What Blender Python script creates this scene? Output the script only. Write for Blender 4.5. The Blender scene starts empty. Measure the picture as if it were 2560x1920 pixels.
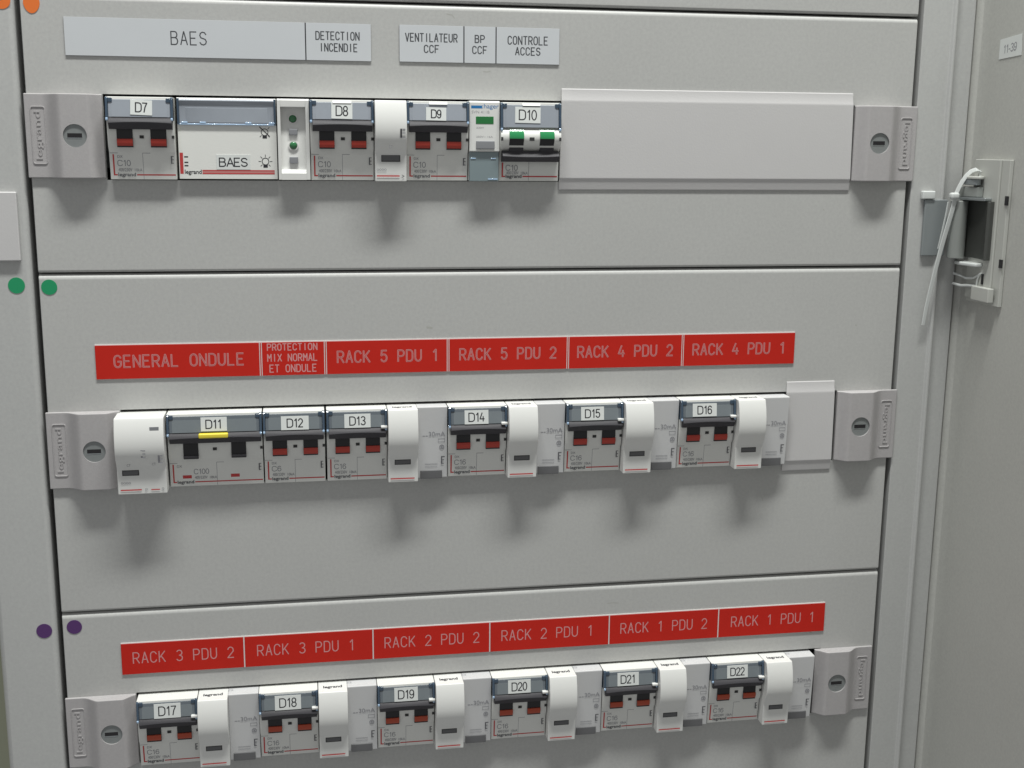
import bpy, bmesh, math, random
from mathutils import Matrix, Vector

# ------------------------------------------------------------------ camera, world, light, exposure
SC = bpy.context.scene
COL = SC.collection
random.seed(4)
MM = 0.001

CR = [[0.98552239, -0.00885455, -0.16931393], [-0.02469111, 0.98049328, -0.19499559], [0.16773777, 0.19635307, 0.96607945]]
CC = (145.879, 80.310, -698.712)          # camera centre: right, down, into the wall (mm)


def w3(X, Y, w):
    """panel millimetres (right, down, out of the wall) -> Blender metres"""
    return Vector((X * MM, -w * MM, -Y * MM))


def dirw(r):
    return Vector((r[0], r[2], -r[1]))


cam = bpy.data.cameras.new("camera")
cam_o = bpy.data.objects.new("camera", cam)
COL.objects.link(cam_o)
rx, ry, rz = dirw(CR[0]), -dirw(CR[1]), -dirw(CR[2])
M4 = Matrix.Identity(4)
for i in range(3):
    M4[i][0], M4[i][1], M4[i][2] = rx[i], ry[i], rz[i]
M4.translation = w3(CC[0], CC[1], -CC[2])
cam_o.matrix_world = M4
cam.sensor_fit = 'HORIZONTAL'
cam.sensor_width = 36.0
cam.lens = 36.0 * 2998.276 / 2560.0
cam.clip_start = 0.01
cam.clip_end = 50
SC.camera = cam_o

WORLD = bpy.data.worlds.new("World")
SC.world = WORLD
WORLD.use_nodes = True
bg = WORLD.node_tree.nodes["Background"]
bg.inputs[0].default_value = (0.98, 0.995, 0.995, 1)
bg.inputs[1].default_value = 0.325

SC.view_settings.view_transform = 'Standard'
SC.view_settings.look = 'None'
SC.view_settings.exposure = 0.0
SC.view_settings.gamma = 1.0
SC.render.filter_size = 2.15

tube = bpy.data.lights.new("ceiling_tube", 'AREA')
tube.shape = 'RECTANGLE'
tube.size, tube.size_y = 1.0, 0.14
tube.energy = 52.0
tube.color = (0.985, 1.0, 0.965)
tube_o = bpy.data.objects.new("ceiling_tube", tube)
COL.objects.link(tube_o)
tube_o.location = w3(290, -1560, 490)
tube_o.rotation_euler = (w3(260, 230, 0) - tube_o.location).to_track_quat('-Z', 'Y').to_euler()


# ------------------------------------------------------------------ materials
def mat(name, rgb, rough=0.5, metal=0.0, bump=0.0, bscale=900.0, spec=0.4, var=0.0, vscale=60.0, coat=0.0, grain=0.0):
    m = bpy.data.materials.new(name)
    m.use_nodes = True
    nt = m.node_tree
    b = nt.nodes["Principled BSDF"]
    b.inputs["Base Color"].default_value = (*rgb, 1)
    b.inputs["Roughness"].default_value = rough
    b.inputs["Metallic"].default_value = metal
    b.inputs["Specular IOR Level"].default_value = spec
    b.inputs["Coat Weight"].default_value = coat
    if bump or var:
        tc = nt.nodes.new("ShaderNodeTexCoord")
    if var:
        n = nt.nodes.new("ShaderNodeTexNoise")
        n.inputs["Scale"].default_value = vscale
        n.inputs["Detail"].default_value = 5
        mx = nt.nodes.new("ShaderNodeMix")
        mx.data_type = 'RGBA'
        mx.inputs["A"].default_value = (*[c * (1 - var) for c in rgb], 1)
        mx.inputs["B"].default_value = (*[min(1, c * (1 + var)) for c in rgb], 1)
        nt.links.new(tc.outputs["Object"], n.inputs["Vector"])
        nt.links.new(n.outputs["Fac"], mx.inputs["Factor"])
        nt.links.new(mx.outputs["Result"], b.inputs["Base Color"])
        if grain:
            g = nt.nodes.new("ShaderNodeTexNoise")
            g.inputs["Scale"].default_value = 520
            g.inputs["Detail"].default_value = 3
            g.inputs["Roughness"].default_value = 0.75
            m2 = nt.nodes.new("ShaderNodeMix")
            m2.data_type = 'RGBA'
            m2.blend_type = 'MULTIPLY'
            m2.inputs["Factor"].default_value = 1.0
            rp = nt.nodes.new("ShaderNodeValToRGB")
            rp.color_ramp.elements[0].position = 0.25
            rp.color_ramp.elements[1].position = 0.75
            rp.color_ramp.elements[0].color = (1 - grain, 1 - grain * 1.05, 1 - grain * 0.95, 1)
            rp.color_ramp.elements[1].color = (1.0, 1.0, 1.0, 1)
            nt.links.new(tc.outputs["Object"], g.inputs["Vector"])
            nt.links.new(g.outputs["Fac"], rp.inputs["Fac"])
            nt.links.new(mx.outputs["Result"], m2.inputs["A"])
            nt.links.new(rp.outputs["Color"], m2.inputs["B"])
            nt.links.new(m2.outputs["Result"], b.inputs["Base Color"])
    if bump:
        n2 = nt.nodes.new("ShaderNodeTexNoise")
        n2.inputs["Scale"].default_value = bscale
        n2.inputs["Detail"].default_value = 3
        bp = nt.nodes.new("ShaderNodeBump")
        bp.inputs["Strength"].default_value = bump
        bp.inputs["Distance"].default_value = 0.0004
        nt.links.new(tc.outputs["Object"], n2.inputs["Vector"])
        nt.links.new(n2.outputs["Fac"], bp.inputs["Height"])
        nt.links.new(bp.outputs["Normal"], b.inputs["Normal"])
    return m


M = dict(
    paint=mat("grey_paint", (0.497, 0.499, 0.483), 0.45, bump=0.07, bscale=1500, var=0.05, vscale=13, grain=0.14),
    frame=mat("frame_paint", (0.49, 0.495, 0.482), 0.42, bump=0.06, bscale=1500, var=0.03, vscale=30, grain=0.12),
    door=mat("door_paint", (0.51, 0.512, 0.478), 0.45, bump=0.08, bscale=1400, var=0.04, vscale=25, grain=0.15),
    keeper=mat("mauve_grey_plastic", (0.425, 0.41, 0.41), 0.5, bump=0.2, bscale=2200, var=0.03, vscale=80, spec=0.3, grain=0.1),
    white=mat("white_plastic", (0.73, 0.73, 0.70), 0.38, var=0.02, vscale=120, bump=0.1, bscale=1200),
    nose=mat("bright_white_plastic", (0.72, 0.72, 0.70), 0.33, var=0.015, vscale=120),
    side=mat("pale_grey_plastic", (0.57, 0.57, 0.575), 0.4, var=0.02, vscale=120),
    strip=mat("blanking_plastic", (0.55, 0.54, 0.54), 0.4, var=0.02, vscale=40, bump=0.12, bscale=900),
    handle=mat("dark_grey_plastic", (0.052, 0.05, 0.056), 0.5, bump=0.15, bscale=1500, spec=0.2),
    black=mat("black_plastic", (0.019, 0.018, 0.02), 0.35),
    red=mat("red_plastic", (0.42, 0.045, 0.03), 0.35),
    orange=mat("orange_red_plastic", (0.40, 0.06, 0.025), 0.35),
    green=mat("green_plastic", (0.02, 0.22, 0.075), 0.16, coat=0.5),
    lens=mat("green_lens", (0.02, 0.17, 0.045), 0.15, coat=0.4),
    led=mat("green_led", (0.03, 0.16, 0.06), 0.12, coat=0.6),
    yellow=mat("yellow_plastic", (0.78, 0.64, 0.06), 0.4),
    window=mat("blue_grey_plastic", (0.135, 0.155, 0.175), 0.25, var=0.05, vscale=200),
    window_sheen=mat("blue_grey_plastic_sheen", (0.30, 0.325, 0.365), 0.22, var=0.05, vscale=200),  # window plastic lightened: reflection seen in the top row is put into the colour
    cap=mat("mid_grey_plastic", (0.13, 0.13, 0.135), 0.5, spec=0.2),
    pin=mat("charcoal_plastic", (0.045, 0.045, 0.045), 0.5, spec=0.2),
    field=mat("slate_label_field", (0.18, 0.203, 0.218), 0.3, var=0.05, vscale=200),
    button=mat("grey_button_plastic", (0.24, 0.245, 0.26), 0.45, spec=0.25),
    bracket=mat("grey_white_plastic", (0.48, 0.485, 0.455), 0.4, var=0.03, vscale=60),
    rail=mat("blue_clear_edge", (0.05, 0.078, 0.115), 0.1, coat=0.3),
    glint=mat("painted_edge_glint", (0.38, 0.52, 0.70), 0.1, coat=0.8),  # glints on clear plastic edges, painted as a pale blue colour
    cover=mat("smoked_clear_plastic", (0.20, 0.25, 0.265), 0.14, coat=0.5),
    paper=mat("white_paper", (0.66, 0.68, 0.665), 0.7),
    dark_ink=mat("dark_grey_ink", (0.11, 0.11, 0.12), 0.6),
    ink=mat("black_ink", (0.025, 0.025, 0.03), 0.6),
    grey_ink=mat("grey_ink", (0.26, 0.26, 0.28), 0.6),
    pale_ink=mat("pale_grey_ink", (0.37, 0.37, 0.38), 0.6),
    red_ink=mat("red_ink", (0.50, 0.05, 0.05), 0.5),
    pink_ink=mat("pale_red_ink", (0.50, 0.20, 0.19), 0.5),
    blue_ink=mat("blue_ink", (0.02, 0.17, 0.42), 0.5),
    label_white=mat("white_laminate", (0.57, 0.59, 0.612), 0.45, var=0.015, vscale=60),
    core_dark=mat("dark_laminate_core", (0.035, 0.035, 0.04), 0.5),
    label_red=mat("red_laminate", (0.52, 0.024, 0.016), 0.55, var=0.05, vscale=60, spec=0.08),
    core_white=mat("white_laminate_core", (0.70, 0.66, 0.65), 0.5),
    groove=mat("pink_engraving", (0.60, 0.28, 0.28), 0.6),
    groove_in=mat("red_engraving", (0.46, 0.09, 0.085), 0.6),
    engraved=mat("dark_engraving", (0.06, 0.063, 0.07), 0.6),
    steel=mat("zinc_steel", (0.46, 0.49, 0.50), 0.34, metal=0.9, var=0.06, vscale=90),
    zinc=mat("zinc_plated_sheet", (0.275, 0.298, 0.305), 0.36, metal=0.3, var=0.05, vscale=70),
    knuckle=mat("grey_cast_metal", (0.30, 0.315, 0.30), 0.34, metal=0.3, var=0.06, vscale=70),
    shaded_steel=mat("shaded_steel", (0.085, 0.088, 0.082), 0.36, metal=0.3),  # dark reflection and shade at the hinge leaf put into the base colour
    lock=mat("lock_barrel_metal", (0.25, 0.265, 0.265), 0.42, metal=0.3, var=0.06, vscale=300),
    tie=mat("white_nylon", (0.62, 0.64, 0.63), 0.3, coat=0.2),
    orange_dot=mat("orange_paper", (0.75, 0.17, 0.03), 0.6),
    green_dot=mat("green_paper", (0.012, 0.28, 0.115), 0.6),
    violet_dot=mat("violet_paper", (0.085, 0.03, 0.135), 0.6),
    inside=mat("dark_interior", (0.03, 0.03, 0.033), 0.7),
    scuff=mat("scuffed_paint", (0.40, 0.40, 0.375), 0.6),
    wall=mat("olive_grey_wall", (0.30, 0.31, 0.23), 0.7, var=0.05, vscale=8),
)


# ------------------------------------------------------------------ mesh helpers (local mm: u right, v down, w out)
def P(u, v, w):
    return (u * MM, -w * MM, -v * MM)


class MB:
    def __init__(self):
        self.bm = bmesh.new()

    def _bevel(self, faces, off, seg=2, ang=30):
        if off <= 0:
            return
        es = set()
        for f in faces:
            for e in f.edges:
                if len(e.link_faces) == 2 and e.calc_face_angle(0) > math.radians(ang):
                    es.add(e)
        bmesh.ops.bevel(self.bm, geom=list(es), offset=off * MM, segments=seg, affect='EDGES', profile=0.5, clamp_overlap=True)

    def solid(self, loops, caps=True, bevel=0, seg=2):
        """loops: list of equal-length rings of (u,v,w)"""
        bm = self.bm
        rings = [[bm.verts.new(P(*p)) for p in lp] for lp in loops]
        fs = []
        n = len(rings[0])
        for a, b in zip(rings, rings[1:]):
            for i in range(n):
                fs.append(bm.faces.new((a[i], a[(i + 1) % n], b[(i + 1) % n], b[i])))
        if caps:
            fs.append(bm.faces.new(rings[0][::-1]))
            fs.append(bm.faces.new(rings[-1]))
        bmesh.ops.recalc_face_normals(bm, faces=fs)
        self._bevel(fs, bevel, seg)
        return self

    def box(self, u0, u1, v0, v1, a, b, bevel=0, seg=2):
        return self.solid([[(u0, v0, a), (u1, v0, a), (u1, v1, a), (u0, v1, a)],
                           [(u0, v0, b), (u1, v0, b), (u1, v1, b), (u0, v1, b)]], bevel=bevel, seg=seg)

    def prism_u(self, prof, u0, u1, bevel=0, seg=2):
        return self.solid([[(u0, v, w) for v, w in prof], [(u1, v, w) for v, w in prof]], bevel=bevel, seg=seg)

    def prism_v(self, prof, v0, v1, bevel=0, seg=2):
        return self.solid([[(u, v0, w) for u, w in prof], [(u, v1, w) for u, w in prof]], bevel=bevel, seg=seg)

    def prism_w(self, outl, a, b, bevel=0, seg=2):
        return self.solid([[(u, v, a) for u, v in outl], [(u, v, b) for u, v in outl]], bevel=bevel, seg=seg)

    def disc(self, u, v, r, a, b, n=28, bevel=0):
        return self.prism_w([(u + r * math.cos(2 * math.pi * i / n), v + r * math.sin(2 * math.pi * i / n)) for i in range(n)], a, b, bevel)

    def ring(self, u, v, r0, r1, a, b, n=32):
        c = [(math.cos(2 * math.pi * i / n), math.sin(2 * math.pi * i / n)) for i in range(n)]
        L = lambda r, w: [(u + r * x, v + r * y, w) for x, y in c]
        return self.solid([L(r1, a), L(r1, b), L(r0, b), L(r0, a)], caps=False)

    def rect(self, u0, u1, v0, v1, w):
        f = self.bm.faces.new([self.bm.verts.new(P(*p)) for p in ((u0, v1, w), (u1, v1, w), (u1, v0, w), (u0, v0, w))])
        return self

    def quad(self, pts):
        self.bm.faces.new([self.bm.verts.new(P(*p)) for p in pts])
        return self

    def tube(self, pts, r, n=10):
        pts = [Vector(p) for p in pts]
        rings = []
        ref = Vector((0.3, 0.2, 1))
        for i, p in enumerate(pts):
            t = (pts[min(i + 1, len(pts) - 1)] - pts[max(i - 1, 0)]).normalized()
            a = t.cross(ref).normalized()
            b = t.cross(a).normalized()
            rr = r[i] if isinstance(r, (list, tuple)) else r
            rings.append([tuple(p + a * rr * math.cos(2 * math.pi * k / n) + b * rr * math.sin(2 * math.pi * k / n)) for k in range(n)])
        return self.solid(rings)

    def strap(self, pts, wid, th, side):
        """flat band along pts, width along 'side'"""
        pts = [Vector(p) for p in pts]
        rings = []
        for i, p in enumerate(pts):
            t = (pts[min(i + 1, len(pts) - 1)] - pts[max(i - 1, 0)]).normalized()
            s = Vector(side)
            s = (s - t * s.dot(t)).normalized()
            nrm = t.cross(s).normalized()
            W = wid[i] if isinstance(wid, (list, tuple)) else wid
            rings.append([tuple(p + s * (W / 2) * a + nrm * (th / 2) * b) for a, b in ((-1, -1), (1, -1), (1, 1), (-1, 1))])
        return self.solid(rings, bevel=th * 0.3)

    def ribbon(self, pts, width, w, closed=False):
        """flat stroke in the u,v plane"""
        h = width / 2
        n = len(pts)
        left, right = [], []
        for i, (x, y) in enumerate(pts):
            if closed:
                p0, p1 = pts[(i - 1) % n], pts[(i + 1) % n]
            else:
                p0, p1 = pts[max(i - 1, 0)], pts[min(i + 1, n - 1)]
            d0 = (x - p0[0], y - p0[1]); d1 = (p1[0] - x, p1[1] - y)
            l0 = math.hypot(*d0); l1 = math.hypot(*d1)
            if l0 < 1e-6: d0, l0 = d1, l1
            if l1 < 1e-6: d1, l1 = d0, l0
            n0 = (-d0[1] / l0, d0[0] / l0); n1 = (-d1[1] / l1, d1[0] / l1)
            mx, my = n0[0] + n1[0], n0[1] + n1[1]
            k = max(0.35, (mx * mx + my * my) / 2)
            mx, my = mx / k, my / k
            ex = ey = 0
            if not closed and i == 0: ex, ey = -d1[0] / l1 * h * .6, -d1[1] / l1 * h * .6
            if not closed and i == n - 1: ex, ey = d0[0] / l0 * h * .6, d0[1] / l0 * h * .6
            left.append((x + mx * h + ex, y + my * h + ey)); right.append((x - mx * h + ex, y - my * h + ey))
        L = [self.bm.verts.new(P(a, b, w)) for a, b in left]
        R = [self.bm.verts.new(P(a, b, w)) for a, b in right]
        m = n if closed else n - 1
        for i in range(m):
            j = (i + 1) % n
            f = self.bm.faces.new((L[i], R[i], R[j], L[j]))
            f.normal_update()
            if f.normal.y > 0:
                f.normal_flip()
        return self

    def text(self, s, u0, u1, v0, v1, w, rot=0, ext=0.0, bold=0.0, flat=None):
        """typeset text fitted to the box; rot in degrees (90 = reads upward, -90 = downward); flat: lay it on a top face at this v"""
        for poly in text_polys(s, rot, ext, bold):
            self._fit(poly, u0, u1, v0, v1, w, flat)
        return self

    def _fit(self, data, u0, u1, v0, v1, w, flat):
        vs, fs, bb = data
        sx = (u1 - u0) / (bb[1] - bb[0]); sy = (v1 - v0) / (bb[3] - bb[2])
        out = []
        for x, y, z in vs:
            u = u0 + (x - bb[0]) * sx
            v = v1 - (y - bb[2]) * sy
            if flat is None:
                out.append(self.bm.verts.new(P(u, v, w + z)))
            else:
                out.append(self.bm.verts.new(P(u, flat, v)))
        for f in fs:
            try:
                self.bm.faces.new([out[i] for i in f])
            except ValueError:
                pass

    def build(self, name, m, parent=None, smooth=True, loc=None):
        me = bpy.data.meshes.new(name)
        self.bm.to_mesh(me)
        self.bm.free()
        return link(name, me, m, parent, smooth, loc)


def link(name, me, m, parent=None, smooth=True, loc=None):
    if not me.materials:
        me.materials.append(M[m])
        if smooth and len(me.polygons):
            me.polygons.foreach_set("use_smooth", [True] * len(me.polygons))
            me.set_sharp_from_angle(angle=math.radians(46))
    o = bpy.data.objects.new(name, me)
    COL.objects.link(o)
    if smooth and len(me.polygons) > 6 and "lettering" not in name and "marking" not in name:
        wn = o.modifiers.new("weighted", 'WEIGHTED_NORMAL')
        wn.mode = 'FACE_AREA'
        wn.weight = 60
        wn.keep_sharp = True
    if parent is not None:
        o.parent = parent
    if loc is not None:
        o.location = w3(*loc)
    return o


CACHE = {}


def part(name, m, parent, key, fn):
    """a part whose mesh is shared by alike parts"""
    if key not in CACHE:
        b = MB()
        fn(b)
        o = b.build(name, m, parent)
        CACHE[key] = o.data
        return o
    return link(name, CACHE[key], m, parent)


TXT = {}


def text_polys(s, rot, ext, bold):
    k = (s, rot, ext, bold)
    if k in TXT:
        return TXT[k]
    cu = bpy.data.curves.new("lettering", 'FONT')
    cu.body = s
    cu.size = 1
    cu.extrude = ext
    cu.offset = bold
    cu.resolution_u = 4
    o = bpy.data.objects.new("lettering", cu)
    me = bpy.data.meshes.new_from_object(o)
    r = math.radians(rot)
    c, sn = math.cos(r), math.sin(r)
    vs = [(v.co.x * c - v.co.y * sn, v.co.x * sn + v.co.y * c, v.co.z) for v in me.vertices]
    fs = [tuple(p.vertices) for p in me.polygons]
    bb = (min(v[0] for v in vs), max(v[0] for v in vs), min(v[1] for v in vs), max(v[1] for v in vs))
    bpy.data.objects.remove(o)
    bpy.data.meshes.remove(me)
    bpy.data.curves.remove(cu)
    TXT[k] = [(vs, fs, bb)]
    return TXT[k]


def arc(cx, cy, rx_, ry_, a0, a1, n=7):
    return [(cx + rx_ * math.cos(math.radians(a0 + (a1 - a0) * i / (n - 1))), cy + ry_ * math.sin(math.radians(a0 + (a1 - a0) * i / (n - 1)))) for i in range(n)]


# engraving alphabet: strokes on a 4 x 6 cell, y up
G = {
    'A': [[(0, 0), (1.95, 6), (2.05, 6), (4, 0)], [(0.75, 2), (3.25, 2)]],
    'B': [[(0, 0), (0, 6), (2.3, 6)] + arc(2.3, 4.6, 1.4, 1.4, 90, -90) + [(0, 3.2)], [(2.3, 3.2)] + arc(2.4, 1.6, 1.6, 1.6, 90, -90) + [(0, 0)]],
    'C': [arc(2, 4.2, 2, 1.8, 15, 180) + arc(2, 1.8, 2, 1.8, 180, 345)],
    'D': [[(0, 0), (0, 6), (2, 6)] + arc(2, 4.2, 2, 1.8, 90, 0) + arc(2, 1.8, 2, 1.8, 0, -90) + [(0, 0)]],
    'E': [[(3.7, 6), (0, 6), (0, 0), (3.7, 0)], [(0, 3.1), (3, 3.1)]],
    'F': [[(3.8, 6), (0, 6), (0, 0)], [(0, 3.1), (3, 3.1)]],
    'G': [arc(2, 4.2, 2, 1.8, 20, 180) + arc(2, 1.8, 2, 1.8, 180, 360) + [(4, 2.9), (2.2, 2.9)]],
    'I': [[(2, 0), (2, 6)]],
    'K': [[(0, 0), (0, 6)], [(3.8, 6), (0, 2.2)], [(1.3, 3.4), (4, 0)]],
    'L': [[(0, 6), (0, 0), (3.6, 0)]],
    'M': [[(0, 0), (0, 6), (2, 2.6), (4, 6), (4, 0)]],
    'N': [[(0, 0), (0, 6), (4, 0), (4, 6)]],
    'O': [arc(2, 4.2, 2, 1.8, 0, 180) + arc(2, 1.8, 2, 1.8, 180, 360) + [(4, 4.2)]],
    'P': [[(0, 0), (0, 6), (2.3, 6)] + arc(2.3, 4.4, 1.7, 1.6, 90, -90) + [(0, 2.8)]],
    'R': [[(0, 0), (0, 6), (2.3, 6)] + arc(2.3, 4.4, 1.7, 1.6, 90, -90) + [(0, 2.8)], [(2, 2.8), (4, 0)]],
    'S': [arc(2, 4.5, 1.9, 1.5, 15, 270)[:-1] + arc(2, 1.55, 2, 1.5, 90, -165)],
    'T': [[(0, 6), (4, 6)], [(2, 6), (2, 0)]],
    'U': [[(0, 6), (0, 1.9)] + arc(2, 1.9, 2, 1.9, 180, 360) + [(4, 6)]],
    'V': [[(0, 6), (1.95, 0), (2.05, 0), (4, 6)]],
    'X': [[(0, 6), (4, 0)], [(4, 6), (0, 0)]],
    '1': [[(0.9, 4.7), (2.5, 6), (2.5, 0)]],
    '2': [arc(2, 4.2, 1.9, 1.8, 165, -20, 9) + [(0, 0), (4, 0)]],
    '3': [arc(2, 4.55, 1.8, 1.45, 150, -90, 9) + arc(2, 1.55, 2, 1.55, 90, -155, 9)[0:]],
    '4': [[(3, 0), (3, 3.4)], [(2, 6), (0, 1.7), (4, 1.7)]],
    '0': [arc(2, 3, 1.95, 3, 0, 360, 22)],
    '6': [arc(2, 1.85, 1.9, 1.85, 0, 360, 18), [(0.1, 1.85), (0.1, 3.2)] + arc(2.1, 3.6, 2.0, 2.4, 180, 35, 8)],
    '7': [[(0, 6), (4, 6)], [(3.9, 5.9), (2.3, 3.2), (1.5, 0)]],
    '8': [arc(2, 4.5, 1.7, 1.5, 0, 360, 16), arc(2, 1.55, 1.95, 1.55, 0, 360, 18)],
    '9': [arc(2, 4.15, 1.9, 1.85, 0, 360, 18), [(3.9, 4.15), (3.9, 2.8)] + arc(1.9, 2.4, 2.0, 2.4, 0, -145, 8)],
    '-': [[(0, 2.2), (4, 2.2)]],
    '5': [[(3.7, 6), (0.6, 6), (0.3, 3.4)] + arc(2, 2, 1.95, 1.95, 130, -155, 10)],
}


def engrave(mb_list, s, x0, x1, v0, v1, w, pitch=5.9):
    """mb_list: [(MB, stroke width, extra height)]"""
    n = len(s)
    total = (n - 1) * pitch + 4
    sx = (x1 - x0) / total
    sy = (v1 - v0) / 6.0
    for i, ch in enumerate(s):
        if ch == ' ':
            continue
        for k, st in enumerate(G[ch]):
            pts = [(x0 + (i * pitch + x) * sx, v1 - y * sy) for x, y in st]
            clean = [pts[0]]
            for p in pts[1:]:
                if math.hypot(p[0] - clean[-1][0], p[1] - clean[-1][1]) > 0.02:
                    clean.append(p)
            pieces, shut = strokes(clean)
            for q, piece in enumerate(pieces):
                for mb, wd, dw in mb_list:
                    mb.ribbon(piece, wd, w + dw + (k * 2 + q % 2) * 0.008 + (0.004 if q > 1 else 0), closed=shut)


def strokes(pts):
    pieces = split_sharp(pts)
    if len(pieces) == 1 and len(pts) > 8 and math.hypot(pts[0][0] - pts[-1][0], pts[0][1] - pts[-1][1]) < 0.02:
        return [pts[:-1]], True
    return pieces, False


def split_sharp(pts, lim=40):
    out = [[pts[0]]]
    for i in range(1, len(pts)):
        out[-1].append(pts[i])
        if i < len(pts) - 1:
            a = math.atan2(pts[i][1] - pts[i - 1][1], pts[i][0] - pts[i - 1][0])
            c = math.atan2(pts[i + 1][1] - pts[i][1], pts[i + 1][0] - pts[i][0])
            d = abs((c - a + math.pi) % (2 * math.pi) - math.pi)
            if d > math.radians(lim):
                out.append([pts[i]])
    return out


def print_text(mb, s, x0, x1, v0, v1, stroke, fn):
    """proportional sans lettering for paper tags; fn maps (u, v, lift) to a point"""
    adv = {'1': 3.9, 'D': 6.0, 'C': 5.9, 'B': 5.4, 'A': 5.4, 'E': 5.0, 'S': 5.2, '-': 3.0}
    wid = {'1': 3.3, 'D': 4.9, 'C': 4.9, 'B': 4.4, 'A': 4.8, 'E': 4.1, 'S': 4.3, '-': 2.0}
    tot = sum(adv.get(c, 4.7) for c in s[:-1]) + wid.get(s[-1], 3.7)
    sx, sy = (x1 - x0) / tot, (v1 - v0) / 6
    cur = 0
    for ch in s:
        wd = wid.get(ch, 3.7)
        for k, st in enumerate(G[ch]):
            pts = [(x0 + (cur + x / 4 * wd) * sx, v1 - y * sy) for x, y in st]
            clean = [pts[0]]
            for p in pts[1:]:
                if math.hypot(p[0] - clean[-1][0], p[1] - clean[-1][1]) > 0.02:
                    clean.append(p)
            pieces, shut = strokes(clean)
            for q, piece in enumerate(pieces):
                n0 = len(mb.bm.verts)
                mb.ribbon(piece, stroke, 0, closed=shut)
                mb.bm.verts.ensure_lookup_table()
                for v in mb.bm.verts[n0:]:
                    v.co = P(*fn(v.co.x / MM, -v.co.z / MM, 0.02 + (k * 2 + q % 2) * 0.01))
        cur += adv.get(ch, 4.7)


def tag(o, label, cat, group=None, kind=None):
    o["label"] = label
    o["category"] = cat
    if group:
        o["group"] = group
    if kind:
        o["kind"] = kind
    return o


def thing(name, X, Y, w, label, cat, group=None, kind=None):
    o = bpy.data.objects.new(name, None)
    o.empty_display_size = 0.01
    COL.objects.link(o)
    o.location = w3(X, Y, w)
    return tag(o, label, cat, group, kind)


# ------------------------------------------------------------------ the cabinet: faceplates, posts, interior
PW = 513.4
ROWS = (56.0, 232.0, 406.2)          # top of each cut-out
CUT0, CUT1 = 39.6, 476.2


def faceplate(y0, y1, hole, label):
    """folded sheet: wide bend along the top edge, tighter bend along the bottom edge, cut-out for the devices"""
    bm = bmesh.new()
    H = y1 - y0
    rt, rb = 3.3, 1.6
    prof = [(0, -14.0)]
    for d in (0, 15, 30, 45, 60, 75, 90):
        a = math.radians(d)
        prof.append((rt - rt * math.cos(a), -rt + rt * math.sin(a)))
    if hole is not None:
        h0 = hole - y0 - 0.35
        prof += [(h0, 0), (h0 + 46.2, 0)]
    for d in (0, 18, 36, 54, 72, 90):
        a = math.radians(d)
        prof.append((H - rb + rb * math.sin(a), -rb + rb * math.cos(a)))
    prof.append((H, -14.0))
    us = [0, 0.5, CUT0, CUT1, PW - 0.5, PW]
    g = [[bm.verts.new(P(u, v, w - (0.5 if u in (0, PW) else 0))) for u in us] for v, w in prof]
    hi = 8
    for j in range(len(prof) - 1):
        for i in range(len(us) - 1):
            if hole is not None and i == 2 and j == hi:
                continue
            bm.faces.new((g[j][i], g[j + 1][i], g[j + 1][i + 1], g[j][i + 1]))
    n = len(prof)
    bm.faces.new([g[j][0] for j in range(n)][::-1])
    bm.faces.new([g[j][-1] for j in range(n)])
    if hole is not None:
        ring = [g[hi][2], g[hi][3], g[hi + 1][3], g[hi + 1][2]]
        back = [bm.verts.new(v.co + Vector((0, 2.0 * MM, 0))) for v in ring]
        for k in range(4):
            bm.faces.new((ring[k], ring[(k + 1) % 4], back[(k + 1) % 4], back[k]))
    bmesh.ops.recalc_face_normals(bm, faces=bm.faces[:])
    me = bpy.data.meshes.new("faceplate")
    bm.to_mesh(me)
    bm.free()
    o = link("faceplate", me, "paint", None, True, (0, y0, 0))
    return tag(o, label, "faceplate", "grey steel faceplates of the cabinet")


def scuff(plate, X, Y, pts, wd):
    b = MB()
    b.ribbon(pts, wd, 0.03)
    o = b.build("scuff_mark", "scuff", plate)
    o.location = w3(X, Y, 0) - plate.location


faceplate(-120, 3.0, None, "plain grey steel faceplate of which only the lower edge shows at the top")
fp1 = faceplate(3.9, 152.8, ROWS[0], "grey steel faceplate with the white engraved label strips, uppermost switch row")
fp2 = faceplate(153.6, 352.8, ROWS[1], "tall grey steel faceplate in the middle, carrying the label GENERAL ONDULE")
fp3 = faceplate(353.7, 612, ROWS[2], "lowest grey steel faceplate, with violet dot and the label RACK 3 PDU 2")

scuff(fp1, 228, 9, [(0, 0), (3, 0.5), (4.4, 2.2)], 0.5)
scuff(fp1, 249, 40, [(0, 0), (2, 0.2), (4, -0.2)], 0.6)
scuff(fp1, 460, 118, [(0, 0), (0.4, 0.5)], 0.7)
scuff(fp2, 216, 187, [(0, 0), (2, 0.1), (3, 0.4)], 1.1)
scuff(fp2, 486, 190, [(0, 0), (0.5, 0.4)], 0.9)
scuff(fp2, 430, 300, [(0, 0), (0.4, 2.6)], 0.4)
scuff(fp3, 330, 366, [(0, 0), (4, -0.2), (7, 0.3)], 0.5)
scuff(fp3, 468, 394.5, [(0, 0), (1.6, 0.1)], 0.5)

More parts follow.
